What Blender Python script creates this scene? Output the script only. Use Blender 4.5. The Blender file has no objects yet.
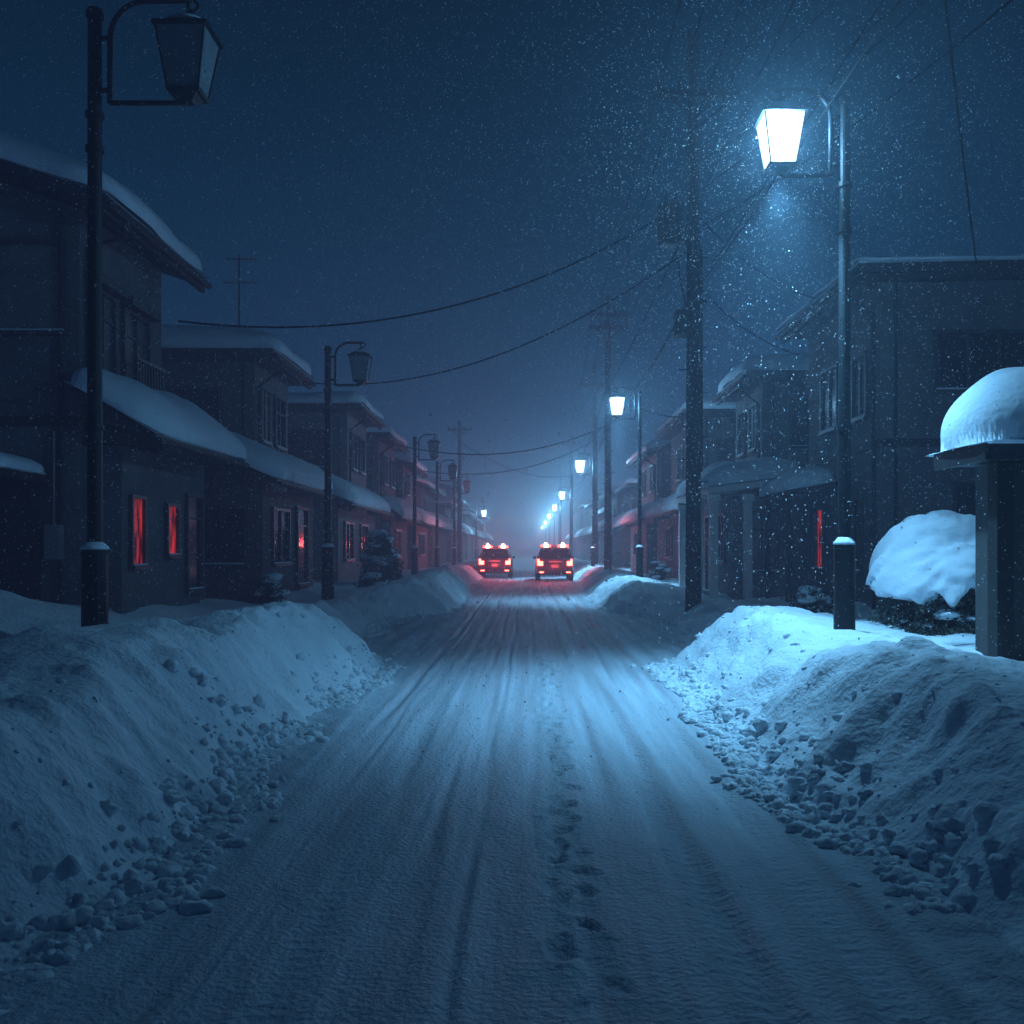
import bpy, math, random
import numpy as np
import bmesh
from mathutils import Vector, Matrix
random.seed(7); rng=np.random.default_rng(7)
scene=bpy.context.scene
COL=scene.collection

# ---------------------------------------------------------------- noise
def _h(ix,iy,seed):
    n=(ix.astype(np.int64)*374761393+iy.astype(np.int64)*668265263+seed*974126177)&0xffffffff
    n=((n^(n>>13))*1274126177)&0xffffffff
    n=((n^(n>>15))*668265263)&0xffffffff
    return (n^(n>>16))/4294967296.0
def vn(x,y,seed=0):
    x=np.asarray(x,float); y=np.asarray(y,float)
    x,y=np.broadcast_arrays(x,y)
    ix=np.floor(x); iy=np.floor(y); fx=x-ix; fy=y-iy
    fx=fx*fx*fx*(fx*(fx*6-15)+10); fy=fy*fy*fy*(fy*(fy*6-15)+10)
    ix=ix.astype(np.int64); iy=iy.astype(np.int64)
    a=_h(ix,iy,seed);b=_h(ix+1,iy,seed);c=_h(ix,iy+1,seed);d=_h(ix+1,iy+1,seed)
    return ((a*(1-fx)+b*fx)*(1-fy)+(c*(1-fx)+d*fx)*fy)*2-1
def fbm(x,y,seed=0,o=4):
    t=0;a=1.0;s=0
    x=np.asarray(x,float); y=np.asarray(y,float)
    for i in range(o):
        t=t+a*vn(x*2**i+i*17.3,y*2**i+i*9.7,seed+i);s+=a;a*=.5
    return t/s
def ss(a,b,x):
    t=np.clip((np.asarray(x,float)-a)/(b-a),0,1); return t*t*(3-2*t)

# ---------------------------------------------------------------- materials
def mat(name,col,rough=.7,var=.15,vscale=3.0,bump=.0,bscale=20.0,metal=0,pattern=None,spec=.5,pscale=1.0,pbump=.5,stretch=None):
    m=bpy.data.materials.new(name); m.use_nodes=True
    nt=m.node_tree; N=nt.nodes; L=nt.links
    b=N['Principled BSDF']; b.inputs['Roughness'].default_value=rough; b.inputs['Metallic'].default_value=metal
    b.inputs['Specular IOR Level'].default_value=spec
    tc=N.new('ShaderNodeTexCoord')
    nz=N.new('ShaderNodeTexNoise'); nz.inputs['Scale'].default_value=vscale; nz.inputs['Detail'].default_value=6
    if stretch:
        mp=N.new('ShaderNodeMapping'); mp.inputs['Scale'].default_value=stretch; L.new(tc.outputs['Object'],mp.inputs[0]); L.new(mp.outputs[0],nz.inputs['Vector'])
    else: L.new(tc.outputs['Object'],nz.inputs['Vector'])
    cr=N.new('ShaderNodeValToRGB')
    cr.color_ramp.elements[0].position=.3; cr.color_ramp.elements[1].position=.7
    cr.color_ramp.elements[0].color=tuple(c*(1-var) for c in col)+(1,)
    cr.color_ramp.elements[1].color=tuple(min(1,c*(1+var)) for c in col)+(1,)
    L.new(nz.outputs['Fac'],cr.inputs['Fac']); L.new(cr.outputs['Color'],b.inputs['Base Color'])
    last=None
    if bump>0:
        n2=N.new('ShaderNodeTexNoise'); n2.inputs['Scale'].default_value=bscale; n2.inputs['Detail'].default_value=5
        L.new(tc.outputs['Object'],n2.inputs['Vector'])
        bp=N.new('ShaderNodeBump'); bp.inputs['Strength'].default_value=bump; bp.inputs['Distance'].default_value=.05
        L.new(n2.outputs['Fac'],bp.inputs['Height']); last=bp
    if pattern:
        if pattern=='siding':
            w=N.new('ShaderNodeTexWave'); w.wave_type='BANDS'; w.bands_direction='Z'; w.wave_profile='SAW'
            w.inputs['Scale'].default_value=1.0*pscale; L.new(tc.outputs['Object'],w.inputs['Vector']); out=w.outputs['Fac']
        elif pattern=='ribs':
            w=N.new('ShaderNodeTexWave'); w.wave_type='BANDS'; w.bands_direction='Y'
            w.inputs['Scale'].default_value=2.0*pscale; L.new(tc.outputs['Object'],w.inputs['Vector']); out=w.outputs['Fac']
        else:
            sx=N.new('ShaderNodeSeparateXYZ'); L.new(tc.outputs['Object'],sx.inputs[0])
            ad=N.new('ShaderNodeMath'); ad.operation='ADD'; L.new(sx.outputs[0],ad.inputs[0]); L.new(sx.outputs[1],ad.inputs[1])
            cx=N.new('ShaderNodeCombineXYZ'); L.new(ad.outputs[0],cx.inputs[0]); L.new(sx.outputs[2],cx.inputs[1])
            w=N.new('ShaderNodeTexBrick'); w.inputs['Scale'].default_value=2.2*pscale; w.inputs['Mortar Size'].default_value=.015
            L.new(cx.outputs[0],w.inputs['Vector']); 
            inv=N.new('ShaderNodeMath'); inv.operation='SUBTRACT'; inv.inputs[0].default_value=1; L.new(w.outputs['Fac'],inv.inputs[1]); out=inv.outputs[0]
        bp2=N.new('ShaderNodeBump'); bp2.inputs['Strength'].default_value=pbump; bp2.inputs['Distance'].default_value=.02
        L.new(out,bp2.inputs['Height'])
        if last: L.new(last.outputs[0],bp2.inputs['Normal'])
        last=bp2
    if last: L.new(last.outputs[0],b.inputs['Normal'])
    return m
def emat(name,col,strength,base=(.02,.02,.02),transp=0.0):
    m=bpy.data.materials.new(name); m.use_nodes=True; nt=m.node_tree; N=nt.nodes; L=nt.links
    N.remove(N['Principled BSDF']); out=N['Material Output']
    e=N.new('ShaderNodeEmission'); e.inputs['Color'].default_value=col+(1,); e.inputs['Strength'].default_value=strength
    if transp>0:
        t=N.new('ShaderNodeBsdfTransparent'); mx=N.new('ShaderNodeMixShader'); mx.inputs[0].default_value=transp
        L.new(e.outputs[0],mx.inputs[1]); L.new(t.outputs[0],mx.inputs[2]); L.new(mx.outputs[0],out.inputs[0])
    else: L.new(e.outputs[0],out.inputs[0])
    return m
M={}
M['snow']=mat('fresh_snow',(.72,.80,.86),.75,.06,1.5,.5,22,spec=.25)
M['snowfine']=mat('packed_snow',(.52,.60,.67),.6,.28,1.0,.5,36,spec=.3,stretch=(5.5,.22,1))
M['roofsnow']=mat('roof_snow',(.70,.78,.85),.8,.04,1.5,.25,14,spec=.2)
M['wall1']=mat('grey_tile_wall',(.105,.112,.12),.85,.22,1.5,.15,30,pattern='brick',pscale=2.2,pbump=.7)
M['wall2']=mat('beige_render_wall',(.12,.12,.115),.9,.2,1.2,.3,40)
M['wall3']=mat('brown_siding_wall',(.065,.062,.06),.8,.2,2,.1,30,pattern='siding',pscale=1.3,pbump=.9)
M['wall4']=mat('pale_siding_wall',(.15,.16,.165),.8,.15,2,.1,30,pattern='siding',pscale=1.1,pbump=.8)
M['white']=mat('white_painted_timber',(.62,.62,.60),.6,.08,4,.1,30)
M['roof']=mat('dark_metal_roof',(.03,.034,.038),.5,.2,3,.05,20,metal=.3)
M['trim']=mat('dark_trim',(.024,.023,.023),.7,.2,5,.1,30,spec=.3)
M['frame']=mat('aluminium_frame',(.045,.045,.05),.5,.15,5,spec=.4)
M['shut']=mat('shutter_metal',(.055,.057,.06),.6,.15,4,pattern='siding',pscale=4,pbump=.8)
M['glass']=mat('window_glass',(.010,.014,.018),.10,.3,2,spec=.5)
M['curtain']=mat('curtain_behind_glass',(.14,.14,.135),.35,.3,3,pattern='ribs',pscale=3,pbump=.6)
M['metal']=mat('black_painted_iron',(.010,.012,.015),.5,.25,8,.12,60,spec=.3)
M['pole']=mat('weathered_pole',(.016,.016,.016),.9,.25,4,.3,30,spec=.15)
M['wire']=mat('cable_rubber',(.004,.004,.005),.9,.1,spec=.05)
M['rubber']=mat('tyre_rubber',(.02,.02,.02),.8,.1)
M['ceramic']=mat('grey_ceramic',(.2,.2,.2),.3,.1)
M['red']=mat('red_car_paint',(.11,.010,.009),.28,.08,2,spec=.6)
M['plate']=mat('number_plate',(.7,.7,.68),.5,.1,30)
M['dglass']=mat('lantern_frosted_glass',(.17,.20,.22),.25,.2,6,spec=.6)
M['leaf']=mat('dark_leaf',(.03,.04,.028),.7,.4,6)
M['twig']=mat('bark',(.05,.04,.03),.9,.3,10,.3,40)
M['litglass']=emat('lit_lantern_glass',(.62,.86,1.0),7.0,transp=.72)
M['bulb']=emat('lamp_bulb',(.85,.95,1.0),40.0)
M['redlens']=emat('red_beacon_lens',(1.0,.05,.03),14.0)
M['whitelens']=emat('white_beacon_core',(1.0,.40,.35),60.0)
M['tail']=emat('tail_lamp_lens',(1.0,.08,.06),18.0)

def redwin():  # patchy emission painted in for red lights reflected in the panes
    m=bpy.data.materials.new('painted_red_reflection_glass'); m.use_nodes=True; nt=m.node_tree; N=nt.nodes; L=nt.links
    b=N['Principled BSDF']; b.inputs['Base Color'].default_value=(.05,.015,.015,1); b.inputs['Roughness'].default_value=.3
    tc=N.new('ShaderNodeTexCoord'); nz=N.new('ShaderNodeTexNoise'); nz.inputs['Scale'].default_value=3.2; nz.inputs['Detail'].default_value=4
    mp=N.new('ShaderNodeMapping'); mp.inputs['Scale'].default_value=(1,3.0,.7); L.new(tc.outputs['Object'],mp.inputs[0]); L.new(mp.outputs[0],nz.inputs['Vector'])
    cr=N.new('ShaderNodeValToRGB'); cr.color_ramp.elements[0].position=.40; cr.color_ramp.elements[0].color=(.01,.0,.0,1)
    cr.color_ramp.elements[1].position=.70; cr.color_ramp.elements[1].color=(1,.05,.05,1)
    L.new(nz.outputs['Fac'],cr.inputs[0]); L.new(cr.outputs[0],b.inputs['Emission Color']); b.inputs['Emission Strength'].default_value=.55
    return m
M['redwin']=redwin()

# ---------------------------------------------------------------- mesh helpers
def empty(name,loc):
    o=bpy.data.objects.new(name,None); o.empty_display_size=.3; o.location=loc; COL.objects.link(o); return o
def mesh_obj(name,v,f,m,parent=None,smooth=False,bevel=0,recalc=True):
    me=bpy.data.meshes.new(name)
    me.from_pydata([tuple(p) for p in v],[],f)
    if recalc:
        bm=bmesh.new(); bm.from_mesh(me); bmesh.ops.recalc_face_normals(bm,faces=bm.faces); bm.to_mesh(me); bm.free()
    if smooth: me.polygons.foreach_set('use_smooth',[True]*len(me.polygons))
    me.materials.append(m)
    o=bpy.data.objects.new(name,me); COL.objects.link(o)
    if parent is not None:
        o.parent=parent; o.matrix_parent_inverse=Matrix.Translation(-Vector(parent.location))
    if bevel>0:
        b=o.modifiers.new('bev','BEVEL'); b.width=bevel; b.segments=2; b.limit_method='ANGLE'
    return o
class MB:
    def __init__(s): s.v=[]; s.f=[]
    def hexa(s,p):
        n=len(s.v); s.v+=p
        for q in ((0,1,2,3),(4,5,6,7),(0,1,5,4),(1,2,6,5),(2,3,7,6),(3,0,4,7)): s.f.append(tuple(n+i for i in q))
    def box(s,x0,x1,y0,y1,z0,z1):
        s.hexa([(x0,y0,z0),(x1,y0,z0),(x1,y1,z0),(x0,y1,z0),(x0,y0,z1),(x1,y0,z1),(x1,y1,z1),(x0,y1,z1)])
    def slope(s,xa,xb,y0,y1,za0,za1,zb0,zb1):
        s.hexa([(xa,y0,za0),(xb,y0,zb0),(xb,y1,zb0),(xa,y1,za0),(xa,y0,za1),(xb,y0,zb1),(xb,y1,zb1),(xa,y1,za1)])
    def tube(s,pts,r,n=10,cap=True):
        pts=[Vector(p) for p in pts]
        if not isinstance(r,(list,tuple)): r=[r]*len(pts)
        base=len(s.v); u=None
        for i,p in enumerate(pts):
            d=(pts[min(i+1,len(pts)-1)]-pts[max(i-1,0)]).normalized()
            if u is None:
                u=d.orthogonal().normalized()
            u=(u-d*u.dot(d)).normalized(); w=d.cross(u)
            for k in range(n):
                a=2*math.pi*k/n+math.pi/n
                s.v.append(tuple(p+(u*math.cos(a)+w*math.sin(a))*r[i]))
        for i in range(len(pts)-1):
            for k in range(n):
                a=base+i*n+k; b=base+i*n+(k+1)%n
                s.f.append((a,b,b+n,a+n))
        if cap:
            s.f.append(tuple(base+k for k in range(n))); s.f.append(tuple(base+(len(pts)-1)*n+k for k in range(n)))
    def frustum(s,c,z0,z1,w0,w1,rot=math.pi/4,n=4):
        b=len(s.v)
        for z,w in ((z0,w0),(z1,w1)):
            for k in range(n):
                a=rot+2*math.pi*k/n; s.v.append((c[0]+w*math.cos(a),c[1]+w*math.sin(a),z))
        for k in range(n):
            s.f.append((b+k,b+(k+1)%n,b+n+(k+1)%n,b+n+k))
        s.f.append(tuple(b+k for k in range(n))); s.f.append(tuple(b+n+k for k in range(n)))
    def obj(s,name,m,parent=None,smooth=False,bevel=0):
        return mesh_obj(name,s.v,s.f,m,parent,smooth,bevel)
def grid_obj(name,X,Y,Z,m,parent=None):
    ny,nx=X.shape
    V=np.stack([X,Y,Z],-1).reshape(-1,3).astype(np.float32)
    i=np.arange(ny-1)[:,None]*nx+np.arange(nx-1)[None,:]
    F=np.stack([i,i+1,i+nx+1,i+nx],-1).reshape(-1,4)
    me=bpy.data.meshes.new(name); me.vertices.add(len(V)); me.vertices.foreach_set('co',V.ravel())
    me.loops.add(F.size); me.loops.foreach_set('vertex_index',F.ravel().astype(np.int32))
    me.polygons.add(len(F)); me.polygons.foreach_set('loop_start',np.arange(0,F.size,4,dtype=np.int32))
    me.polygons.foreach_set('use_smooth',np.ones(len(F),bool)); me.update(calc_edges=True); me.validate()
    me.materials.append(m); o=bpy.data.objects.new(name,me); COL.objects.link(o)
    if parent is not None:
        o.parent=parent; o.matrix_parent_inverse=Matrix.Translation(-Vector(parent.location))
    return o
def snowcap(name,parent,x0,x1,y0,y1,za,zb,th,seed=0,res=.10,r=None):
    """rounded snow slab lying on a plane that goes from za at x0 to zb at x1"""
    if x1<x0: x0,x1,za,zb=x1,x0,zb,za
    nx=int(min(110,max(16,(x1-x0)/res))); ny=int(min(110,max(20,(y1-y0)/res)))
    u=.5-.5*np.cos(np.pi*np.linspace(0,1,nx)); v=.5-.5*np.cos(np.pi*np.linspace(0,1,ny))
    U,V=np.meshgrid(u,v)
    X=x0+(x1-x0)*U; Y=y0+(y1-y0)*V
    rx=min(r or th*1.3,(x1-x0)*.5); ry=min(r or th*1.3,(y1-y0)*.5)
    ex=np.minimum(X-x0,x1-X); ey=np.minimum(Y-y0,y1-Y)
    cx=1-np.clip(ex/rx,0,1); cy=1-np.clip(ey/ry,0,1)
    d=(cx**2.6+cy**2.6)**(1/2.6)
    e=np.sqrt(np.clip(1-np.minimum(1,d)**2.2,0,1))
    base=za+(zb-za)*U
    n=fbm(X*1.0+seed*3.1,Y*1.0,seed,2)
    Z=base+.015+th*e*(1+.26*n)+.012*vn(X*4,Y*4,seed+5)*e*e
    wob=.05*vn(X*1.0+seed,Y*1.0,seed+9)
    lip=.06*np.sin(np.pi*np.clip((Z-base)/th,0,1))
    X2=X+np.sign(X-(x0+x1)/2)*cx*(wob+lip); Y2=Y+np.sign(Y-(y0+y1)/2)*cy*(wob+lip)
    grid_obj(name,X2,Y2,Z,M['roofsnow'],parent)
    B=MB(); B.slope(x0+.05,x1-.05,y0+.05,y1-.05,za+.004,za+.03,zb+.004,zb+.03); B.obj(name+'_underside',M['roofsnow'],parent)

# ---------------------------------------------------------------- terrain
def gapf(y): return ss(12.3,14.6,y)*(1-ss(20.5,23.5,y))
def edgew(y,side):
    return 1.74-.12*side+.14*vn(y*.9,side*7.7,3)+.07*vn(y*3.1,side*3.3,4)+gapf(y)*1.0+ss(27,40,y)*.5
def bank_h(x,y):
    ax=np.abs(x); side=np.where(x>0,1,0)
    w=edgew(y,side)
    cr=np.where(x>0,.74,.86)+.12*vn(y*.45,side*5.0,11)
    cr=cr*(1-.45*gapf(y))*(1-.22*ss(20,24,y))
    t=(ax-w)/np.where(x>0,1.12,.98)
    tt=t+.20*fbm(x*1.4,y*1.4,21,3)*ss(0,.3,t)
    face=ss(0,1,tt)**.84
    h=cr*face
    h=h-.18*ss(1.2,2.4,t)*(1-gapf(y)*.9)
    h=h+face*(.12*fbm(x*.55,y*.55,31,3))
    fm=np.clip(face*(1.08-face)*4,0,1)
    k=np.where(x>0,1.0,.65)
    h=h+k*fm*(.13*fbm(x*2.0,y*2.0,41,4))+k*fm*.055*np.abs(fbm(x*6,y*6,45,3))
    h=h+np.where(x>0,.008,.022)*fm*vn(x*1.2,y*6.5,47)
    top=ss(.7,1,face)
    h=h+top*.045*fbm(x*2.6,y*2.6,51,4)*(1-.6*ss(2,3.2,t))
    cm=np.exp(-((t-.95)/.32)**2)
    h=h+cm*.13*np.clip(fbm(x*3.4,y*3.4,61,4),-.1,1)
    h=h+np.where(x>0,.10,.30)*ss(4.9,6.3,ax)*(1+.5*fbm(x*.9,y*.9,66,3))*(1-ss(15,18,y)*.6)
    h=np.where(t<0,-.05,h-.05*(1-ss(0,.12,t)))
    return h
def rows():
    ys=list(np.arange(-6,1.6,.06)); y=1.6
    while y<250: ys.append(y); y+=max(.02,y*.0062)
    return np.array(ys)
YS=rows()
for s,nm in ((-1,'snow_bank'),(1,'snow_bank')):
    xs=np.concatenate([np.arange(1.3,4.2,.026),np.arange(4.2,6.5,.07),np.arange(6.5,22,.35)])
    X,Y=np.meshgrid(s*xs,YS); Z=bank_h(X,Y)
    if s<0: X=X[:,::-1];Y=Y[:,::-1];Z=Z[:,::-1]
    grid_obj(nm,X,Y,Z,M['snow'])
# road
xs=np.arange(-3.4,3.41,.022)
X,Y=np.meshgrid(xs,YS[YS>-6])
Z=.008*fbm(X*3,Y*1.2,71,4)+.014*fbm(X*.8,Y*.5,72,3)
wav=.06*vn(Y*.12,0*Y,73)
for c,wd,dp,sd in ((-1.30,.045,.040,1),(-1.16,.02,.018,2),(-.86,.06,.026,3),(-.5,.03,.018,4),(-.28,.025,.020,5),(.02,.03,.008,6),(.46,.03,.016,7),(.75,.055,.034,8),(.95,.02,.014,9),(1.18,.065,.044,10),(1.36,.025,.02,11)):
    dd=X-c-wav-.02*vn(Y*.5,0*Y+sd,80+sd)
    k=.5+.5*vn(Y*.5,0*Y+sd,90+sd)
    Z=Z-dp*k*np.exp(-(dd/wd)**2)+dp*.5*k*np.exp(-((dd-wd*2.1)/(wd*.8))**2)
Z+=.007*fbm(X*20,Y*.7,101,3)+.005*fbm(X*12,Y*7,103,3)
for c in (-.86,.75,1.18):
    Z+=.004*np.exp(-((X-c-wav)/.08)**2)*np.sin(Y*70+8*vn(Y,X,5))
edge=ss(1.2,1.9,np.abs(X))
Z+=edge*(.04*fbm(X*5,Y*5,111,4)+.02)
fy=1.2; k=0
while fy<13.5:
    cx=.20+.05*(1 if k%2 else -1)+rng.normal(0,.05); cy=fy
    a=rng.normal(0,.4); amp=rng.uniform(.25,1.0)
    L=.085*rng.uniform(.6,1.3); W=.036*rng.uniform(.7,1.3)
    i0=np.searchsorted(Y[:,0],cy-.5); i1=np.searchsorted(Y[:,0],cy+.5)
    yy=Y[i0:i1]-cy; xx=X[i0:i1]-cx
    q=np.sqrt(((xx*math.cos(a)+yy*math.sin(a))/W)**2+((yy*math.cos(a)-xx*math.sin(a))/L)**2)+.45*fbm(X[i0:i1]*16,Y[i0:i1]*16,140+k%9,2)
    Z[i0:i1]+= amp*(-.040*(1-ss(.4,1.3,q))+.012*np.exp(-((q-1.5)/.35)**2))
    fy+=rng.uniform(.08,.34); k+=1
Z-= .012*np.exp(-((X-.2-wav)/.10)**2)*(.5+.8*fbm(X*9,Y*5,131,3))
grid_obj('snow_covered_road',X,Y,Z,M['snowfine'])
g=MB(); g.v=[(-900,-300,-.12),(900,-300,-.12),(900,1500,-.12),(-900,1500,-.12)]; g.f=[(0,1,2,3)]
g.obj('ground',M['snow'])

# rubble
def ico(sub=2):
    bm=bmesh.new(); bmesh.ops.create_icosphere(bm,subdivisions=sub,radius=1)
    v=np.array([p.co[:] for p in bm.verts]); f=np.array([[q.index for q in p.verts] for p in bm.faces]); bm.free(); return v,f
IV,IF=ico(2)
def scatter(name,P,R,m,squash=.75,rough=.3):
    Vs=[];Fs=[]
    for i,(p,r) in enumerate(zip(P,R)):
        o=rng.uniform(0,50); n=1+rough*fbm(IV[:,0]*1.7+o,IV[:,1]*1.7+IV[:,2]*1.3+o,i%50,2)*1.6
        ax=rng.uniform(.75,1.3,3); a=rng.uniform(0,6.28)
        v=IV*n[:,None]*ax*r; v[:,2]*=squash
        x=v[:,0]*math.cos(a)-v[:,1]*math.sin(a); y=v[:,0]*math.sin(a)+v[:,1]*math.cos(a)
        Vs.append(np.stack([x,y,v[:,2]],1)+p); Fs.append(IF+i*len(IV))
    V=np.concatenate(Vs).astype(np.float32);F=np.concatenate(Fs).astype(np.int32)
    me=bpy.data.meshes.new(name); me.vertices.add(len(V)); me.vertices.foreach_set('co',V.ravel())
    me.loops.add(F.size); me.loops.foreach_set('vertex_index',F.ravel())
    me.polygons.add(len(F)); me.polygons.foreach_set('loop_start',np.arange(0,F.size,3,dtype=np.int32))
    me.polygons.foreach_set('use_smooth',np.ones(len(F),bool)); me.update(calc_edges=True)
    me.materials.append(m); o=bpy.data.objects.new(name,me); COL.objects.link(o); return o
P=[];R=[]
for s in (-1,1):
    n=4800
    y=2.2+ (rng.uniform(0,1,n)**1.3)*20
    off=np.abs(rng.normal(0,.19,n))-.14
    w=edgew(y,0*y+(1 if s>0 else 0))
    x=s*(w+off+ (rng.uniform(0,1,n)>.97)*rng.uniform(-.18,0,n))
    dens=vn(y*.8,0*y+s*4,77)
    keep=dens>-.7
    r=.009+.042*rng.uniform(0,1,n)**2.5
    z=np.maximum(bank_h(x,y),0)+r*.12
    for i in np.where(keep)[0]: P.append((x[i],y[i],z[i])); R.append(r[i])
    n=50 if s<0 else 220
    y=2.2+rng.uniform(0,1,n)*13; x=s*(1.9+rng.uniform(0,1.0,n)); r=.010+.04*rng.uniform(0,1,n)**3
    z=bank_h(x,y)-r*.3
    for i in range(n): P.append((x[i],y[i],z[i])); R.append(r[i])
scatter('snow_rubble',np.array(P),R,M['snow'],.8,.45)

# ---------------------------------------------------------------- falling snow
def flakes():
    n=120000
    y=3.6+rng.uniform(0,1,n)**.75*20; x=rng.uniform(-1,1,n)*np.minimum(.60*y+.5,11); z=rng.uniform(.05,1,n)*np.minimum(.62*y+1.5,11.5)
    kp=(vn(x*.8,y*.5+z*.9,5)+rng.uniform(-1,1,n))>-.35
    x,y,z=x[kp],y[kp],z[kp]
    # extra flakes added for more sparkle around the near lamp and pole
    m=7000
    x=np.concatenate([x,2.2+rng.normal(0,1.5,m)]); y=np.concatenate([y,11+rng.normal(0,1.8,m)]); z=np.concatenate([z,np.clip(5.2+rng.normal(0,1.5,m),.4,9)])
    n=len(x)
    r=(.0021+.0046*rng.uniform(0,1,n)**3.2)*(.55+y*.05)
    o=np.array([(1,0,0),(-1,0,0),(0,1,0),(0,-1,0),(0,0,1.4),(0,0,-1.4)])
    f=np.array([(0,2,4),(2,1,4),(1,3,4),(3,0,4),(2,0,5),(1,2,5),(3,1,5),(0,3,5)])
    sh=rng.normal(0,.35,(n,1))
    V=o[None]*r[:,None,None]; V[:,:,0]+=V[:,:,2]*sh
    V=V+np.stack([x,y,z],1)[:,None]
    F=f[None]+np.arange(n)[:,None,None]*6
    V=V.reshape(-1,3).astype(np.float32);F=F.reshape(-1,3).astype(np.int32)
    me=bpy.data.meshes.new('falling_snow'); me.vertices.add(len(V)); me.vertices.foreach_set('co',V.ravel())
    me.loops.add(F.size); me.loops.foreach_set('vertex_index',F.ravel())
    me.polygons.add(len(F)); me.polygons.foreach_set('loop_start',np.arange(0,F.size,3,dtype=np.int32)); me.update(calc_edges=True)
    m=bpy.data.materials.new('snowflake'); m.use_nodes=True; nt=m.node_tree
    b=nt.nodes['Principled BSDF']; b.inputs['Base Color'].default_value=(.95,.95,.95,1); b.inputs['Roughness'].default_value=.5
    tr=nt.nodes.new('ShaderNodeBsdfTranslucent'); tr.inputs[0].default_value=(.98,.98,.98,1)
    mx=nt.nodes.new('ShaderNodeMixShader'); nt.links.new(b.outputs[0],mx.inputs[1]); nt.links.new(tr.outputs[0],mx.inputs[2]); nt.links.new(mx.outputs[0],nt.nodes['Material Output'].inputs[0])
    me.materials.append(m); ob=bpy.data.objects.new('falling_snow',me); COL.objects.link(ob)
flakes()

# ---------------------------------------------------------------- street lamps
LC=(.21,.60,1.0)
def light(name,typ,loc,energy,col,parent,radius=.08,**k):
    l=bpy.data.lights.new(name,typ); l.energy=energy; l.color=col; l.shadow_soft_size=radius
    for a,b in k.items(): setattr(l,a,b)
    o=bpy.data.objects.new(name,l); COL.objects.link(o); o.location=loc
    o.parent=parent; o.matrix_parent_inverse=Matrix.Translation(-Vector(parent.location)); return o
def street_lamp(x,y,zt,d,lit,k=1.0,off=.65,pr=.062,power=1.0,near=True,sl=1.5):
    E=empty('street_lamp',(x,y,0)); n=16 if near else 8
    b=MB()
    b.tube([(x,y,.2),(x,y,sl)],[pr*1.75,pr*1.7],n); b.tube([(x,y,sl),(x,y,sl+.05)],[pr*1.9,pr*1.5],n)
    b.tube([(x,y,sl+.05),(x,y,zt-.1)],[pr,pr*.9],n); b.tube([(x,y,zt-.1),(x,y,zt-.06),(x,y,zt-.02),(x,y,zt)],[pr*1.15,pr*1.15,pr*.9,pr*.3],n)
    for z in (sl+1.2,zt-.95*k-.1,zt-1.4): b.tube([(x,y,z),(x,y,z+.05)],pr*1.22,n)
    b.obj('post',M['metal'],E,smooth=False,bevel=0)
    a=MB(); xb=x+d*(pr+.075); xl=x+d*off; top=zt+.06
    zl=zt-.27*k-.52*k-.12
    pts=[(xb,y,zl)]
    R=min(.36,abs(xl-xb)*.55)
    for t in np.linspace(0,math.pi/2,9): pts.append((xb+d*R*(1-math.cos(t)),y,top-R+R*math.sin(t)))
    pts.append((xl+d*.05,y,top))
    a.tube(pts,.026,8); a.tube([(xb-d*.0,y,zl),(xl-d*.02,y,zl),(xl,y,zl+.03)],.024,8)
    for z in (zl+.12,top-R): a.tube([(x,y,z),(xb,y,z)],.025,8)
    a.tube([(xl+d*(.05+.05*math.sin(t)),y,top-.05+.05*math.cos(t)) for t in np.linspace(0,4.2,10)],.014,6)
    a.obj('bracket_arm',M['metal'],E,smooth=True)
    gt=zt-.27*k; gb=gt-.55*k; wt=.325*k; wb=.205*k
    c=(xl,y)
    f=MB(); f.frustum(c,gt,gt+.03*k,wt*1.12,wt*1.12); f.frustum(c,gt+.03*k,gt+.13*k,wt*1.02,wt*.42); f.frustum(c,gt+.13*k,gt+.18*k,wt*.42,wt*.3)
    f.tube([(xl,y,gt+.18*k),(xl,y,top)],.016,8)
    f.frustum(c,gb-.03*k,gb,wb*1.0,wb*1.12); f.frustum(c,gb-.09*k,gb-.03*k,wb*.35,wb*.8)
    for q in range(4):
        t=math.pi/4+q*math.pi/2
        f.tube([(xl+wb*1.0*math.cos(t),y+wb*math.sin(t),gb),(xl+wt*math.cos(t),y+wt*math.sin(t),gt)],.009*k,6)
    f.obj('lantern_frame',M['metal'],E)
    g=MB(); g.frustum(c,gb+.004,gt-.004,wb*.97,wt*.97); g.f=g.f[:-2]
    g.obj('lantern_glass',M['litglass'] if lit else M['dglass'],E)
    s=MB(); s.frustum((xl,y),gt+.11*k,gt+.16*k,wt*.62,wt*.35,n=12)
    s.obj('snow_on_cap',M['roofsnow'],E,smooth=True)
    s=MB(); s.tube([(x,y,sl+.045),(x,y,sl+.07),(x,y,sl+.12)],[pr*1.9,pr*1.75,pr*1.02],12); s.obj('snow_on_base',M['roofsnow'],E,smooth=True)
    if lit:
        bb=MB(); bb.tube([(xl,y,gb+.06*k),(xl,y,gb+.10*k),(xl,y,gb+.16*k)],[.03*k,.05*k,.03*k],10); bb.obj('bulb',M['bulb'],E,smooth=True)
        light('lamp_light','POINT',(xl,y,gb+.32*k),400*power,LC,E,.09)
        if y<60: light('lamp_downlight','SPOT',(xl,y,gb-.14*k),1700*power,LC,E,.12,spot_size=math.radians(98),spot_blend=.95)
    return E
street_lamp(-4.2,9.63,6.74,1,False,k=1.02,off=.90,pr=.072,sl=1.45)
street_lamp(-4.2,20.8,5.75,1,False,k=.9,off=.68,pr=.075)
street_lamp(-4.2,36.6,5.65,1,False,k=.95,off=.72,pr=.075,near=False)
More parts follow.
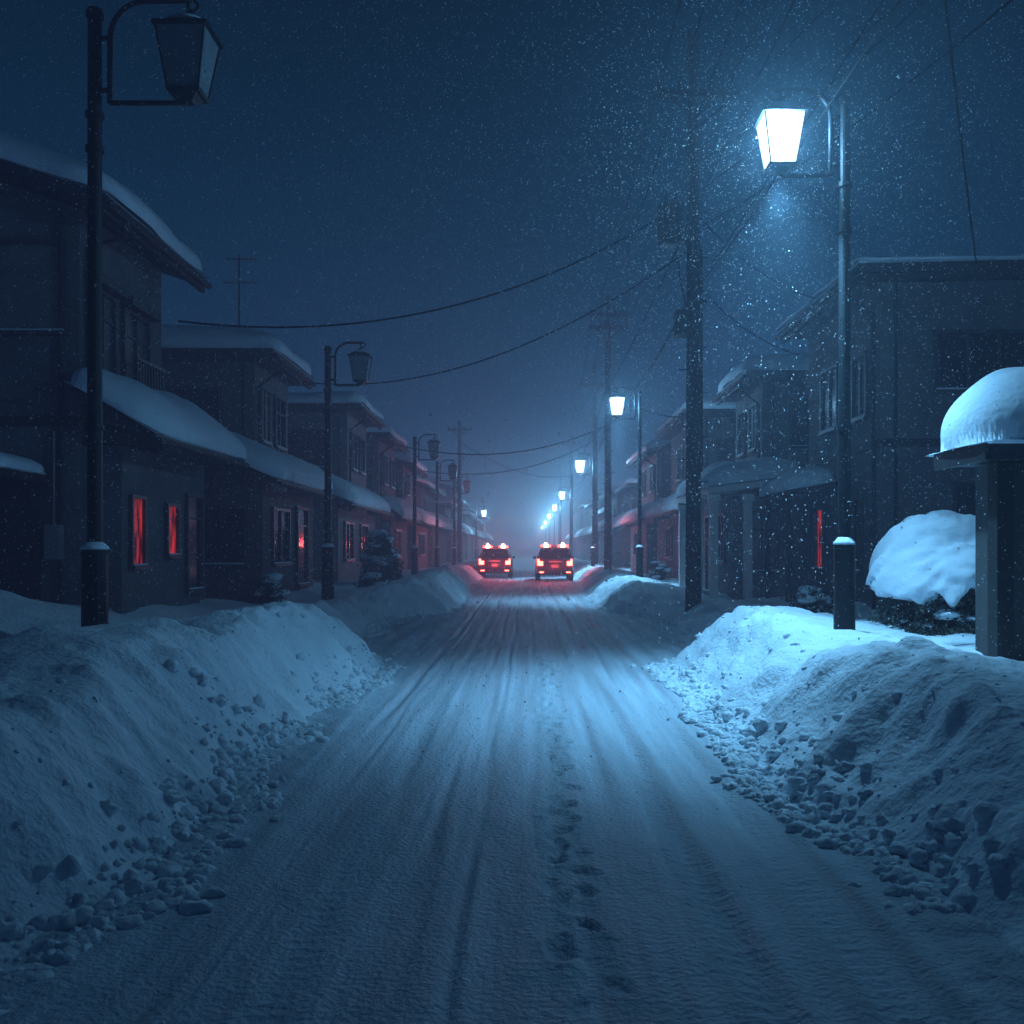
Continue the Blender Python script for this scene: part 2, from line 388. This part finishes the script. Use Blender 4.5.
street_lamp(-4.2,45.5,5.5,1,False,k=.95,off=.72,pr=.075,near=False)
street_lamp(-4.2,56,5.5,1,False,k=.95,off=.72,pr=.075,near=False)
street_lamp(-4.4,83,5.0,1,True,k=1.0,off=.65,pr=.07,near=False,power=1.5)
street_lamp(3.2,10.1,6.1,-1,True,k=.88,power=1.15)
street_lamp(3.2,28.8,6.1,-1,True,power=1.0,near=False,k=.9)
for yy,pw in ((49.7,1.8),(77,4),(100,7),(126,9),(155,10),(190,11)):
    street_lamp(3.2,yy,6.2,-1,True,power=pw,near=False,k=1.1)

# ---------------------------------------------------------------- utility poles + wires
def upole(x,y,top,arms=(10.6,),tr=None,box=None):
    E=empty('utility_pole',(x,y,0)); b=MB()
    b.tube([(x,y,-.1),(x,y,top)],[.165,.11],14); b.tube([(x,y,top),(x,y,top+.06)],[.1,.03],10)
    b.obj('pole_shaft',M['pole'],E,smooth=True)
    a=MB(); ins=MB()
    for z in arms:
        a.box(x-.80,x+.80,y-.17,y-.07,z-.07,z+.07)
        a.tube([(x-.5,y-.11,z-.05),(x,y-.11,z-.5)],.025,6); a.tube([(x+.5,y-.11,z-.05),(x,y-.11,z-.5)],.025,6)
        for o in (-.72,-.3,.3,.72):
            ins.tube([(x+o,y-.11,z+.05),(x+o,y-.11,z+.12),(x+o,y-.11,z+.15),(x+o,y-.11,z+.24)],[.035,.055,.035,.045],8)
    z=2.4
    i=0
    while z<top-1.8:
        sgn=1 if i%2 else -1
        a.tube([(x+sgn*.1,y,z),(x+sgn*.29,y,z)],.012,5); z+=.45; i+=1
    a.obj('crossarm',M['pole'],E); ins.obj('insulators',M['pole'],E,smooth=True)
    if tr:
        t=MB(); t.tube([(x-.46,y-.1,tr),(x-.46,y-.1,tr+.05),(x-.46,y-.1,tr+.80),(x-.46,y-.1,tr+.88)],[.22,.28,.28,.15],16)
        t.box(x-.46,x,y-.05,y+.05,tr+.1,tr+.16); t.box(x-.46,x,y-.05,y+.05,tr+.6,tr+.66)
        for o in (-.1,0.08): t.tube([(x-.46+o,y-.1,tr+.8),(x-.46+o,y-.1,tr+1.05)],.035,6)
        t.obj('transformer',M['metal'],E)
        t=MB(); t.box(x-.38,x-.14,y-.3,y+.1,tr-1.8,tr-1.3); t.box(x-.2,x+.2,y-.45,y-.4,tr-1.2,tr-1.14); t.tube([(x-.15,y-.2,tr-1.3),(x-.3,y-.2,tr-.7),(x-.35,y-.15,tr)],.025,6)
        t.tube([(x+.16,y-.05,tr-4.5),(x+.16,y-.05,tr)],.03,6)
        t.obj('junction_box',M['metal'],E,bevel=.02)
    return E
poles=[(2.6,-16,11.9),(3.3,20,11.9),(3.25,41,11.9),(3.65,55,11.5),(3.7,87,11.5),(3.7,120,11.5)]
upole(2.6,-16,11.9); upole(3.3,20,11.9,(10.6,),tr=7.55); upole(3.25,41,11.9,(11.1,10.6)); upole(3.65,55,11.7,(10.6,)); upole(3.7,87,11.5); upole(3.7,120,11.5)
upole(-5.0,-9,9.6,(9.0,)); upole(-4.6,66,10.0,(9.4,))
W=MB()
def wire(a,b,sag,r=.011,n=26):
    pts=[]
    for i in range(n+1):
        t=i/n; pts.append((a[0]+(b[0]-a[0])*t,a[1]+(b[1]-a[1])*t,a[2]+(b[2]-a[2])*t-sag*4*t*(1-t)))
    W.tube(pts,r,5,cap=False)
for i in range(len(poles)-1):
    p,q=poles[i],poles[i+1]; L=q[1]-p[1]; k=1.0 if i==0 else 1.6; kh=1.5 if i==0 else 1.6
    for o in (-.72,-.3,.3,.72): wire((p[0]+o,p[1]-.1,10.8),(q[0]+o,q[1]-.1,10.8),.018*L,.010*kh)
    wire((p[0]-.16,p[1],7.9),(q[0]-.16,q[1],7.9),.010*L,.012*k); wire((p[0]+.16,p[1],6.9),(q[0]+.16,q[1],6.9),.012*L,.012*k); wire((p[0]-.12,p[1],6.5),(q[0]-.12,q[1],6.5),.02*L,.011*k)
wire((3.3,20,8.6),(-5.85,16.6,5.3),.95,.018); wire((3.2,20,7.5),(-5.6,24.4,5.6),.9,.017)
wire((3.2,41,6.6),(-5.1,34,5.2),.8,.022); wire((3.3,20,8.3),(5.6,19,6.25),.3,.016); wire((3.3,20,6.9),(5.7,21,5.6),.25,.016)
wire((-5.0,-9,9.0),(7.6,16.9,6.3),.75,.015)
for za,zb,sg in ((9.9,9.3,.9),(9.2,9.0,1.2),(8.6,8.4,.8),(7.9,8.2,1.1)): wire((3.3,20,za),(7.2,-6,zb),sg,.014)
wire((3.25,41,8.2),(5.1,30.8,5.6),.4,.018); wire((3.65,55,7.5),(-5.1,47,5.2),.8,.024); wire((3.7,87,7.9),(-4.6,66,8.6),.9,.025)
W.obj('overhead_wires',M['wire'],None,smooth=True)
upole(7.2,-6,9.8,(9.1,))

# ---------------------------------------------------------------- houses
def window(E,ax,pos,sg,a0,a1,z0,z1,glass='glass',mull=1,tr=True,hood=False,snow=True):
    def bx(b,a,c,d0,d1,zz0,zz1):
        lo,hi=sorted((pos+sg*d0,pos+sg*d1))
        if ax=='x': b.box(lo,hi,a,c,zz0,zz1)
        else: b.box(a,c,lo,hi,zz0,zz1)
    f=MB(); t=.055
    bx(f,a0-t,a1+t,.0,.07,z1,z1+t); bx(f,a0-t,a1+t,.0,.11,z0-t,z0); bx(f,a0-t,a0,.0,.07,z0,z1); bx(f,a1,a1+t,.0,.07,z0,z1)
    for i in range(mull):
        m=a0+(a1-a0)*(i+1)/(mull+1); bx(f,m-.022,m+.022,.012,.05,z0,z1)
    if tr and z1-z0>1.2: bx(f,a0,a1,.014,.045,z1-.38,z1-.34)
    if hood: bx(f,a0-.1,a1+.1,.0,.22,z1+t+.02,z1+t+.16)
    f.obj('window_frame',M['frame'],E)
    g=MB(); bx(g,a0,a1,-.03,.012,z0,z1); g.obj('window_glass',M[glass],E)
    if snow:
        s=MB(); bx(s,a0-.03,a1+.03,.02,.10,z0+.002,z0+.03); s.obj('sill_snow',M['roofsnow'],E,bevel=.012)
def house(s,xw,xo,y0,y1,H,wall='wall1',slope=0.0,ov=.6,th=.18,snow=.35,low=None,sidewins=(),frontwins=(),lowwins=(),lowfront=(),lowwall=None,pipe=True,res=.12,kind='house'):
    E=empty(kind,(s*xw,(y0+y1)/2,0))
    wd=xo-xw
    b=MB(); b.slope(s*xw,s*xo,y0,y1,-.1,H-.02,-.1,H+slope*wd-.02); b.obj('walls',M[wall],E)
    r=MB(); r.slope(s*(xw-ov),s*(xo+ov),y0-ov,y1+ov*.7,H-slope*ov,H+th-slope*ov,H+slope*(wd+ov),H+th+slope*(wd+ov)); r.obj('roof',M['roof'],E,bevel=.015)
    r=MB(); r.box(*sorted((s*(xw-ov+.02),s*(xw-ov+.10))),y0-ov+.02,y1+ov*.7-.02,H-slope*ov-.09,H-slope*ov-.004)
    xe=s*(xw-ov-.05)
    r.tube([(xe,y0-ov,H-slope*ov+.03),(xe,y1+ov*.7,H-slope*ov+.03)],.055,8)
    if pipe:
        r.tube([(xe,y0-.1,H-slope*ov),(xe,y0-.1,H-.25-slope*ov),(s*(xw-.07),y0+.12,H-.55),(s*(xw-.07),y0+.12,.3)],.035,8)
        r.tube([(s*(xw+.25),y0-.05,H-.05),(s*(xw+.25),y0-.05,.3)],.03,8)
    r.obj('gutter',M['trim'],E)
    snowcap('roof_snow',E,s*(xw-ov-.04),s*(xo+ov),y0-ov-.03,y1+ov*.7,H+th-slope*(ov+.04),H+th+slope*(wd+ov),snow,seed=int(y0*7)%97,res=res)
    t=MB(); t.box(*sorted((s*(xw-.03),s*(xw+.02))),y0-.03,y1,3.28,3.42); t.box(*sorted((s*(xw+.02),s*xo)),y0-.03,y0+.0,3.28,3.42); t.obj('storey_band',M['trim'],E)
    for w in sidewins: window(E,'x',s*xw,-s,*w[:4],**(w[4] if len(w)>4 else {}))
    for w in frontwins:
        a=sorted((s*w[0],s*w[1])); window(E,'y',y0,-1,a[0],a[1],*w[2:4],**(w[4] if len(w)>4 else {}))
    if low:
        lx,ly0,ly1,xe_,ze,zt=low
        b=MB(); b.box(*sorted((s*lx,s*(xw+.5))),ly0,ly1,-.1,ze-.02); b.obj('ground_floor_walls',M[lowwall or wall],E)
        r=MB(); r.slope(s*xe_,s*(xw+.6 if ly0<y0-.2 else xw-.003),ly0-.4,ly1+.3,ze,ze+.1,zt,zt+.1); r.obj('lower_roof',M['roof'],E,bevel=.01)
        r=MB(); r.tube([(s*(xe_-.04),ly0-.4,ze+.02),(s*(xe_-.04),ly1+.3,ze+.02)],.045,8); r.obj('lower_gutter',M['trim'],E)
        snowcap('lower_roof_snow',E,s*(xe_-.05),s*(xw+.5 if ly0<y0-.2 else xw-.01),ly0-.45,ly1+.35,ze+.1,zt+.1,.46,seed=int(ly0*5)%89,res=.08,r=.5)
        for w in lowwins: window(E,'x',s*lx,-s,*w[:4],**(w[4] if len(w)>4 else {}))
        for w in lowfront:
            a=sorted((s*w[0],s*w[1])); window(E,'y',ly0,-1,a[0],a[1],*w[2:4],**(w[4] if len(w)>4 else {}))
    return E
# --- L1
E=house(-1,6.5,12.5,14.4,17.6,6.45,'wall1',slope=.33,ov=.65,snow=.50,
  low=(5.9,14.42,18.1,5.25,3.02,3.75),
  sidewins=((14.75,15.5,4.0,5.35,dict(glass='shut',hood=True)),(15.9,16.9,4.0,5.3,dict(glass='shut',hood=True))),
  frontwins=((6.72,7.66,4.64,5.9,dict(glass='curtain',mull=0,tr=False)),(8.6,10.2,4.6,5.9)),
  lowwins=((14.7,15.15,1.25,2.25,dict(glass='redwin',mull=0)),(16.15,16.6,1.4,2.2,dict(glass='redwin',mull=0)),(17.1,17.8,.8,2.4,dict(glass='glass',mull=0))))
b=MB(); b.box(-6.95,-6.72,14.25,14.4,1.35,1.85); b.tube([(-6.84,14.33,1.85),(-6.84,14.33,3.2)],.02,6); b.obj('meter_box',M['ceramic'],E,bevel=.02)
b=MB(); b.slope(-6.9,-8.6,12.9,14.36,2.45,2.55,2.5,2.6); b.box(-7.05,-6.97,13.0,13.08,0,2.45); b.obj('side_porch_roof',M['trim'],E)
b=MB(); b.box(-8.4,-7.05,14.3,14.38,.2,2.45); b.obj('side_door',M['trim'],E)
snowcap('side_porch_snow',E,-8.6,-6.87,12.85,14.3,2.58,2.56,.22,3)
b=MB(); b.box(-6.47,-6.2,15.75,17.0,3.75,3.83)
for q in np.arange(15.8,17.0,.12): b.box(-6.24,-6.21,q,q+.025,3.83,4.5)
b.box(-6.26,-6.19,15.75,17.0,4.5,4.55); b.obj('window_guard',M['frame'],E)
# --- L2
E=house(-1,6.2,12.0,22.5,25.6,5.75,'wall2',ov=.55,snow=.56,low=(5.25,19.6,24.2,4.85,2.75,3.5),
  sidewins=((22.9,23.6,4.0,5.2,dict(glass='curtain')),(24.2,25.1,4.0,5.2)),frontwins=((7.0,8.4,3.9,5.1),),
  lowwins=((20.3,21.6,1.2,2.3),(22.4,23.4,.7,2.4,dict(mull=0))),lowfront=((5.6,6.5,1.2,2.3),),lowwall='wall3')
b=MB(); b.tube([(-6.7,23,6.0),(-6.7,23,8.3)],.018,6)
for z,n in ((8.2,5),(7.65,7)):
    b.tube([(-7.05,23,z),(-6.3,23,z)],.012,5)
    for q in np.linspace(-7.0,-6.35,n): b.tube([(q,22.75,z),(q,23.25,z)],.007,4)
b.obj('tv_antenna',M['metal'],E)
# --- L3..
house(-1,5.55,12,30.4,34,5.7,'wall4',ov=.5,snow=.4,low=(5.1,26.6,33,4.65,2.6,3.2),sidewins=((31,31.8,4,5.1),(32.4,33.3,4,5.1)),frontwins=((6.2,7.4,4,5.1),),lowwins=((27.4,28.6,1.2,2.2),(30,31.2,1.2,2.2)))
house(-1,5.6,12,37,41.5,5.6,'wall2',ov=.5,snow=.4,low=(5.2,37.5,42.5,4.7,2.6,3.2),sidewins=((38,39,4,5.1),(40,41,4,5.1)),lowwins=((38.5,40,1.2,2.2),))
house(-1,5.7,12,45,50,5.3,'wall3',slope=.3,ov=.5,snow=.4,low=(5.2,44.5,51,4.7,2.6,3.2),sidewins=((46,47,4,5.0),),lowwins=((47,49,1.2,2.2),))
# --- R1
E=house(1,6.1,13.5,17.3,21.7,6.15,'wall1',slope=.02,ov=.55,snow=.10,
  sidewins=((17.9,18.6,3.9,5.0,dict(glass='shut')),(19.6,20.6,3.9,5.1),(18.2,19.1,1.1,2.4,dict(glass='glass')),(20.5,21.0,1.1,2.3,dict(glass='redwin',mull=0))),
  frontwins=((7.08,8.7,4.26,5.25,dict(mull=2)),(7.4,8.6,1.5,2.6)))
b=MB(); b.slope(5.0,6.09,19.6,21.6,2.55,2.62,2.75,2.82); b.box(5.1,5.2,19.7,19.8,0,2.55);b.box(5.1,5.2,21.4,21.5,0,2.55); b.obj('porch',M['trim'],E)
snowcap('porch_snow',E,4.95,6.07,19.5,21.65,2.63,2.82,.36,9,res=.07)
# --- R2
E=house(1,5.7,12,24.3,27.4,5.6,'wall2',ov=.5,snow=.50,
  sidewins=((24.8,25.5,4.0,5.1,dict(glass='curtain')),(26.1,26.9,4.0,5.1)),frontwins=((6.4,7.6,4.0,5.1),))
b=MB(); b.slope(3.95,6.2,21.9,27.0,2.72,2.86,3.0,3.14); b.obj('porch_roof',M['white'],E,bevel=.01)
b=MB()
for cx,cy in ((4.1,22.1),(4.1,24.0),(4.1,26.6),(4.85,22.1)):
    b.box(cx-.09,cx+.09,cy-.09,cy+.09,-.05,2.72); b.box(cx-.13,cx+.13,cy-.13,cy+.13,2.55,2.718)
b.obj('porch_columns',M['white'],E,bevel=.01)
b=MB(); b.box(4.6,6.2,22.6,27,-.05,2.72); b.obj('entrance_wall',M['wall4'],E)
window(E,'x',4.6,-1,23.2,24.0,1.2,2.3,'curtain'); window(E,'x',4.6,-1,24.6,25.6,.4,2.3,'curtain',mull=0); window(E,'y',22.6,-1,4.95,5.6,1.0,2.3,'curtain',mull=1)
snowcap('porch_snow',E,3.9,6.1,21.85,27.05,2.87,3.14,.52,15,res=.08)
# --- R3..
house(1,5.5,12,32.3,38.5,5.8,'wall3',ov=.5,snow=.35,low=(4.9,30.2,38,4.5,2.6,3.1),sidewins=((33,34,4,5.1),(35.5,36.5,4,5.1)),frontwins=((6.1,7.3,4,5.1),),lowwins=((31,32.2,.8,2.2,dict(glass='curtain')),(34,35.2,1.2,2.2)),lowwall='wall4')
house(1,5.4,12,42,49,5.6,'wall2',slope=.2,ov=.5,snow=.35,low=(4.9,41.5,48,4.5,2.6,3.1),sidewins=((43,44,4,5.1),(46,47,4,5.1)),lowwins=((44,46,1.2,2.2),))
ws=['wall2','wall3','wall4','wall1']
for s in (-1,1):
    y=54
    i=0
    while y<130:
        L=rng.uniform(5,9); h=rng.uniform(4.2,6.2)
        house(s,5.6+rng.uniform(0,.6),13,y,y+L,h,ws[(i+s)%4],slope=float(rng.choice([0,.2,.35])),ov=.5,snow=.3,res=.25,pipe=False,
              low=(5.2,y-.2,y+L,4.8,2.6,3.2),sidewins=((y+1,y+2,h-1.6,h-.6),))
        y+=L+rng.uniform(1.5,4); i+=1
# --- foreground right shed
E=empty('garden_shed',(5.4,9.2,0))
b=MB(); b.box(4.26,7.5,9.0,9.5,0,2.28); b.obj('walls',M['wall3'],E)
b=MB(); b.box(4.20,4.35,8.93,9.0,.2,2.28); b.box(4.20,4.26,9.0,9.12,.2,2.28)
for q in np.arange(4.5,7.4,.42): b.box(q,q+.035,8.965,9.0,.2,2.28)
b.obj('door_battens',M['trim'],E)
b=MB(); b.box(4.00,7.8,8.66,9.75,2.30,2.40); b.box(3.96,4.00,8.64,9.75,2.27,2.43); b.box(4.00,7.8,8.62,8.66,2.27,2.43); b.obj('roof',M['roof'],E,bevel=.008)
snowcap('roof_snow',E,3.93,7.85,8.50,9.95,2.41,2.41,.80,23,res=.03,r=.80)

# ---------------------------------------------------------------- shrubs
def shrub(name,c,rx,ry,rz,nleaf,capth=.3,lowfrac=.5,lsize=.035,caps=1,seed=1):
    E=empty(name,c); rg=np.random.default_rng(seed)
    t=MB()
    for i in range(34):
        a=rg.uniform(0,6.28); e=rg.uniform(.2,1); q=rg.uniform(.65,1.05)
        p0=Vector(c)+Vector((rg.normal(0,.06),rg.normal(0,.06),0))
        p2=Vector((c[0]+rx*q*math.cos(a)*math.cos(e*1.2),c[1]+ry*q*math.sin(a)*math.cos(e*1.2),c[2]+rz*q*(.3+.7*math.sin(e*1.4))))
        p1=(p0+p2)/2+Vector((rg.normal(0,.05),rg.normal(0,.05),.12))
        t.tube([p0,p1,p2],[.022,.014,.005],5)
        for _ in range(3):
            f=rg.uniform(.4,1); pp=p0.lerp(p2,f); t.tube([pp,pp+Vector((rg.normal(0,.14),rg.normal(0,.14),rg.uniform(0,.2)))],[.007,.003],4)
    t.obj('stems',M['twig'],E)
    V=[];F=[]
    ncl=nleaf//40
    for k in range(ncl):
        a=rg.uniform(0,6.28); ph=rg.uniform(-.1,1.45); q=rg.uniform(.6,1.0)
        cc=np.array([c[0]+rx*q*math.cos(a)*math.cos(ph),c[1]+ry*q*math.sin(a)*math.cos(ph),c[2]+.12*rz+rz*.85*q*math.sin(ph)])
        for j in range(40):
            p=cc+rg.normal(0,.075,3); d=rg.normal(0,1,3); d/=np.linalg.norm(d); u=np.cross(d,rg.normal(0,1,3)); u/=np.linalg.norm(u)
            l=lsize*rg.uniform(.6,1.4); n=len(V)
            V+= [p-u*l*.4,p+d*l-u*0,p+u*l*.4,p-d*l*.9]; F.append((n,n+1,n+2,n+3))
    mesh_obj('leaves',V,F,M['leaf'],E,recalc=False)
    return E,rg
def mound(E,c,rx,ry,rz,zcut,seed,res=60,amp=.14,ed=.1):
    th=np.linspace(0,2*math.pi,res*2+1); ph=np.linspace(math.pi/2,-.5,res)
    T,Pp=np.meshgrid(th,ph)
    nx=np.cos(T)*np.cos(Pp); ny=np.sin(T)*np.cos(Pp); nz=np.sin(Pp)
    n=1+amp*fbm(nx*1.8+seed,ny*1.8+nz*1.8,seed,3)+.05*fbm(nx*6+seed,ny*6+nz*6,seed+7,2)
    edge=zcut+ed*fbm(np.cos(T)*3.1+seed,np.sin(T)*3.1,seed+2,3)
    over=np.clip((edge-nz)/.25,0,1)
    X=c[0]+rx*n*nx*(1-.35*over); Y=c[1]+ry*n*ny*(1-.35*over); Z=c[2]+rz*n*np.maximum(nz,edge-.06*over)
    grid_obj('snow_cap',X,Y,Z,M['roofsnow'],E)
def tufts(E,c,rx,ry,z0,z1,n,rg,r0=.06,r1=.16):
    P=[];R=[]
    for i in range(n):
        z=rg.uniform(z0,z1); f=1-.75*((z-z0)/(z1-z0))**1.5; a=rg.uniform(0,6.28)
        P.append((c[0]+rx*f*math.cos(a)*rg.uniform(.4,1),c[1]+ry*f*math.sin(a)*rg.uniform(.4,1),z)); R.append(rg.uniform(r0,r1))
    o=scatter('snow_clumps',np.array(P),R,M['roofsnow'],.45,.35)
    o.parent=E; o.matrix_parent_inverse=Matrix.Translation(-Vector(E.location))
E,rg=shrub('snow_covered_bush',(5.08,12.0,.30),.88,.78,.95,12000,seed=3)
mound(E,(5.08,12.0,1.00),.88,.80,.88,.06,4,amp=.20,ed=.34)
tufts(E,(5.08,12.0),.88,.82,.6,1.15,60,rg,.04,.11)
E,rg=shrub('snow_covered_shrub',(-3.95,26.5,.6),.5,.5,1.3,5000,seed=8,lsize=.05)
tufts(E,(-3.95,26.5),.5,.5,.9,2.0,60,rg)
for c,h,sd in (((-3.6,22.8,.35),.55,12),((-4.9,18.6,.5),.5,14),((4.6,16.2,.4),.45,15),((4.3,33,.4),.7,17)):
    E,rg=shrub('snow_covered_shrub',c,.38,.38,h,900,seed=sd); tufts(E,c,.35,.35,c[2]+.15,c[2]+h,16,rg)

# ---------------------------------------------------------------- cars
def loft(mb,rings):
    b=len(mb.v); n=len(rings[0])
    for r in rings: mb.v+=r
    for i in range(len(rings)-1):
        for k in range(n):
            a=b+i*n+k; c=b+i*n+(k+1)%n; mb.f.append((a,c,c+n,a+n))
    mb.f.append(tuple(b+k for k in range(n))); mb.f.append(tuple(b+(len(rings)-1)*n+k for k in range(n)))
def car(x,y,k=1.0):
    E=empty('emergency_car',(x,y,0)); z0=.03
    def P(a,b_,c): return (x+a*k,y+b_*k,z0+c*k)
    body=MB(); rings=[]
    for (yy,zb,zt,hw) in ((0,.38,.96,.74),(.05,.30,1.02,.82),(.35,.24,1.04,.87),(1.2,.22,1.03,.885),(3.0,.22,1.00,.885),(3.6,.22,.95,.87),(4.15,.25,.86,.82),(4.38,.34,.72,.70)):
        m=(zb+zt)/2; pr=[(.90,zb),(.99,zb+.1),(1,m),(.985,zt-.14),(.93,zt-.03),(.80,zt)]
        rings.append([P(hw*a,yy,z) for a,z in pr]+[P(-hw*a,yy,z) for a,z in reversed(pr)])
    loft(body,rings); body.obj('body',M['red'],E,smooth=False,bevel=.015)
    g=MB()
    r1=[P(a,b_,1.02) for a,b_ in ((-.78,.05),(.78,.05),(.80,3.15),(-.80,3.15))]
    r2=[P(a,b_,1.46) for a,b_ in ((-.62,.30),(.62,.30),(.60,2.35),(-.60,2.35))]
    loft(g,[r1,r2]); g.obj('windows',M['glass'],E,bevel=.03)
    t=MB()
    for a0,a1 in zip(r1,r2): t.tube([a0,a1],.04,6)
    for yy in (1.25,2.05):
        for s in (-1,1): t.tube([P(s*.795,yy,1.02),P(s*.625,yy+.03,1.46)],.03,6)
    t.hexa([P(-.66,.22,1.45),P(.66,.22,1.45),P(.63,2.4,1.45),P(-.63,2.4,1.45),P(-.58,.32,1.52),P(.58,.32,1.52),P(.56,2.25,1.52),P(-.56,2.25,1.52)])
    t.obj('roof_and_pillars',M['red'],E,bevel=.012)
    d=MB()
    def bx(mb,a0,a1,b0,b1,c0,c1):
        p=P(a0,b0,c0);q=P(a1,b1,c1); mb.box(p[0],q[0],p[1],q[1],p[2],q[2])
    bx(d,-.84,.84,-.10,.12,.30,.50); bx(d,-.5,.5,-.035,-.001,.78,.84)
    for s in (-1,1):
        bx(d,s*.93-.07,s*.93+.07,2.75,2.85,.98,1.12)
        d.tube([P(s*.5,-.14,.27),P(s*.5,.2,.27)],.035,8)
    bx(d,-.68,.68,1.15,1.45,1.52,1.56)
    for s in (-1,1): bx(d,s*.45-.03,s*.45+.03,1.1,1.5,1.50,1.54)
    d.tube([P(-.3,.02,1.12),P(.1,.0,1.1)],.012,5)
    d.obj('bumper_and_trim',M['trim'],E,bevel=.01)
    w=MB(); h=MB()
    for s in (-1,1):
        for yy in (.82,3.5):
            w.tube([P(s*.66,yy,.30),P(s*.68,yy,.30),P(s*.86,yy,.30),P(s*.88,yy,.30)],[.28*k,.315*k,.315*k,.28*k],20)
            h.tube([P(s*.87,yy,.30),P(s*.895,yy,.30)],[.19*k,.16*k],12)
    w.obj('wheels',M['rubber'],E); h.obj('hubcaps',M['frame'],E)
    l=MB()
    for s in (-1,1):
        bx(l,s*.68-.13,s*.68+.13,-.04,.06,.70,.90); bx(l,s*.76-.05,s*.76+.05,-.02,.08,.88,1.0)
        bx(l,s*.62-.1,s*.62+.1,-.115,-.10,.37,.43)
    l.obj('tail_lamps',M['tail'],E,bevel=.01)
    l=MB(); bx(l,-.66,-.16,1.18,1.42,1.56,1.67); bx(l,.16,.66,1.18,1.42,1.56,1.67); l.obj('light_bar',M['redlens'],E,bevel=.02)
    l=MB(); bx(l,-.16,.16,1.2,1.40,1.56,1.65); l.obj('light_bar_speaker',M['trim'],E,bevel=.02)
    l=MB()
    for s in (-1,1): l.tube([P(s*.40,1.12,1.56),P(s*.40,1.12,1.62),P(s*.40,1.12,1.76)],[.09,.12,.05],12)
    l.obj('beacons',M['whitelens'],E,smooth=True)
    p=MB(); bx(p,-.17,.17,-.045,-.03,.60,.73); bx(p,-.3,.3,-.04,-.03,.86,.91); p.obj('number_plate',M['plate'],E)
    s_=MB(); bx(s_,-.55,.55,.45,1.05,1.522,1.55); s_.obj('snow_on_roof',M['roofsnow'],E,bevel=.01)
    for s in (-1,1): light('beacon_light','POINT',P(s*.4,.95,1.84),100,(1,.04,.08),E,.08)
    light('tail_glow','POINT',P(0,-.5,.8),16,(1,.05,.03),E,.15)
car(1.2,46,1.0); car(-1.72,50,.98)

# ---------------------------------------------------------------- atmosphere
f=MB(); f.box(-70,70,-25,320,-.5,11); fo=f.obj('snow_mist',M['wire'])
vm=bpy.data.materials.new('mist_volume'); vm.use_nodes=True; nt=vm.node_tree
nt.nodes.remove(nt.nodes['Principled BSDF'])
D=.0095
vs=nt.nodes.new('ShaderNodeVolumeScatter'); vs.inputs['Density'].default_value=D; vs.inputs['Anisotropy'].default_value=.65; vs.inputs['Color'].default_value=(.6,.83,1,1)
ve=nt.nodes.new('ShaderNodeEmission'); ve.inputs['Color'].default_value=(.018,.029,.084,1); ve.inputs['Strength'].default_value=D  # glow added to the mist in place of multiply scattered light
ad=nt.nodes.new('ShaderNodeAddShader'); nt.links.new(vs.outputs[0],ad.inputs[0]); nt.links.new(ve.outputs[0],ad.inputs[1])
nt.links.new(ad.outputs[0],nt.nodes['Material Output'].inputs['Volume'])
fo.data.materials.clear(); fo.data.materials.append(vm)

# ---------------------------------------------------------------- world
w=bpy.data.worlds.new('World'); scene.world=w; w.use_nodes=True; nt=w.node_tree; N=nt.nodes; L=nt.links
bg=N['Background']; tc=N.new('ShaderNodeTexCoord'); sp=N.new('ShaderNodeSeparateXYZ'); L.new(tc.outputs['Generated'],sp.inputs[0])
cr=N.new('ShaderNodeValToRGB'); el=cr.color_ramp.elements
el[0].position=0; el[0].color=(.016,.050,.135,1); el[1].position=1; el[1].color=(.0002,.012,.028,1)
e=el.new(.12); e.color=(.004,.042,.112,1); e=el.new(.3); e.color=(.0004,.028,.070,1); e=el.new(.5); e.color=(.0002,.013,.034,1)
L.new(sp.outputs[2],cr.inputs[0]); L.new(cr.outputs[0],bg.inputs['Color']); bg.inputs['Strength'].default_value=.60

# ---------------------------------------------------------------- camera
cd=bpy.data.cameras.new('camera'); co=bpy.data.objects.new('camera',cd); COL.objects.link(co)
co.location=(0,0,1.5); co.rotation_euler=(math.radians(90),0,0)
cd.lens=35; cd.sensor_width=36; cd.shift_x=-17/1024; cd.shift_y=37/1024; cd.clip_end=3000; cd.clip_start=.05
scene.camera=co
scene.view_settings.view_transform='Standard'; scene.view_settings.look='None'; scene.view_settings.exposure=0
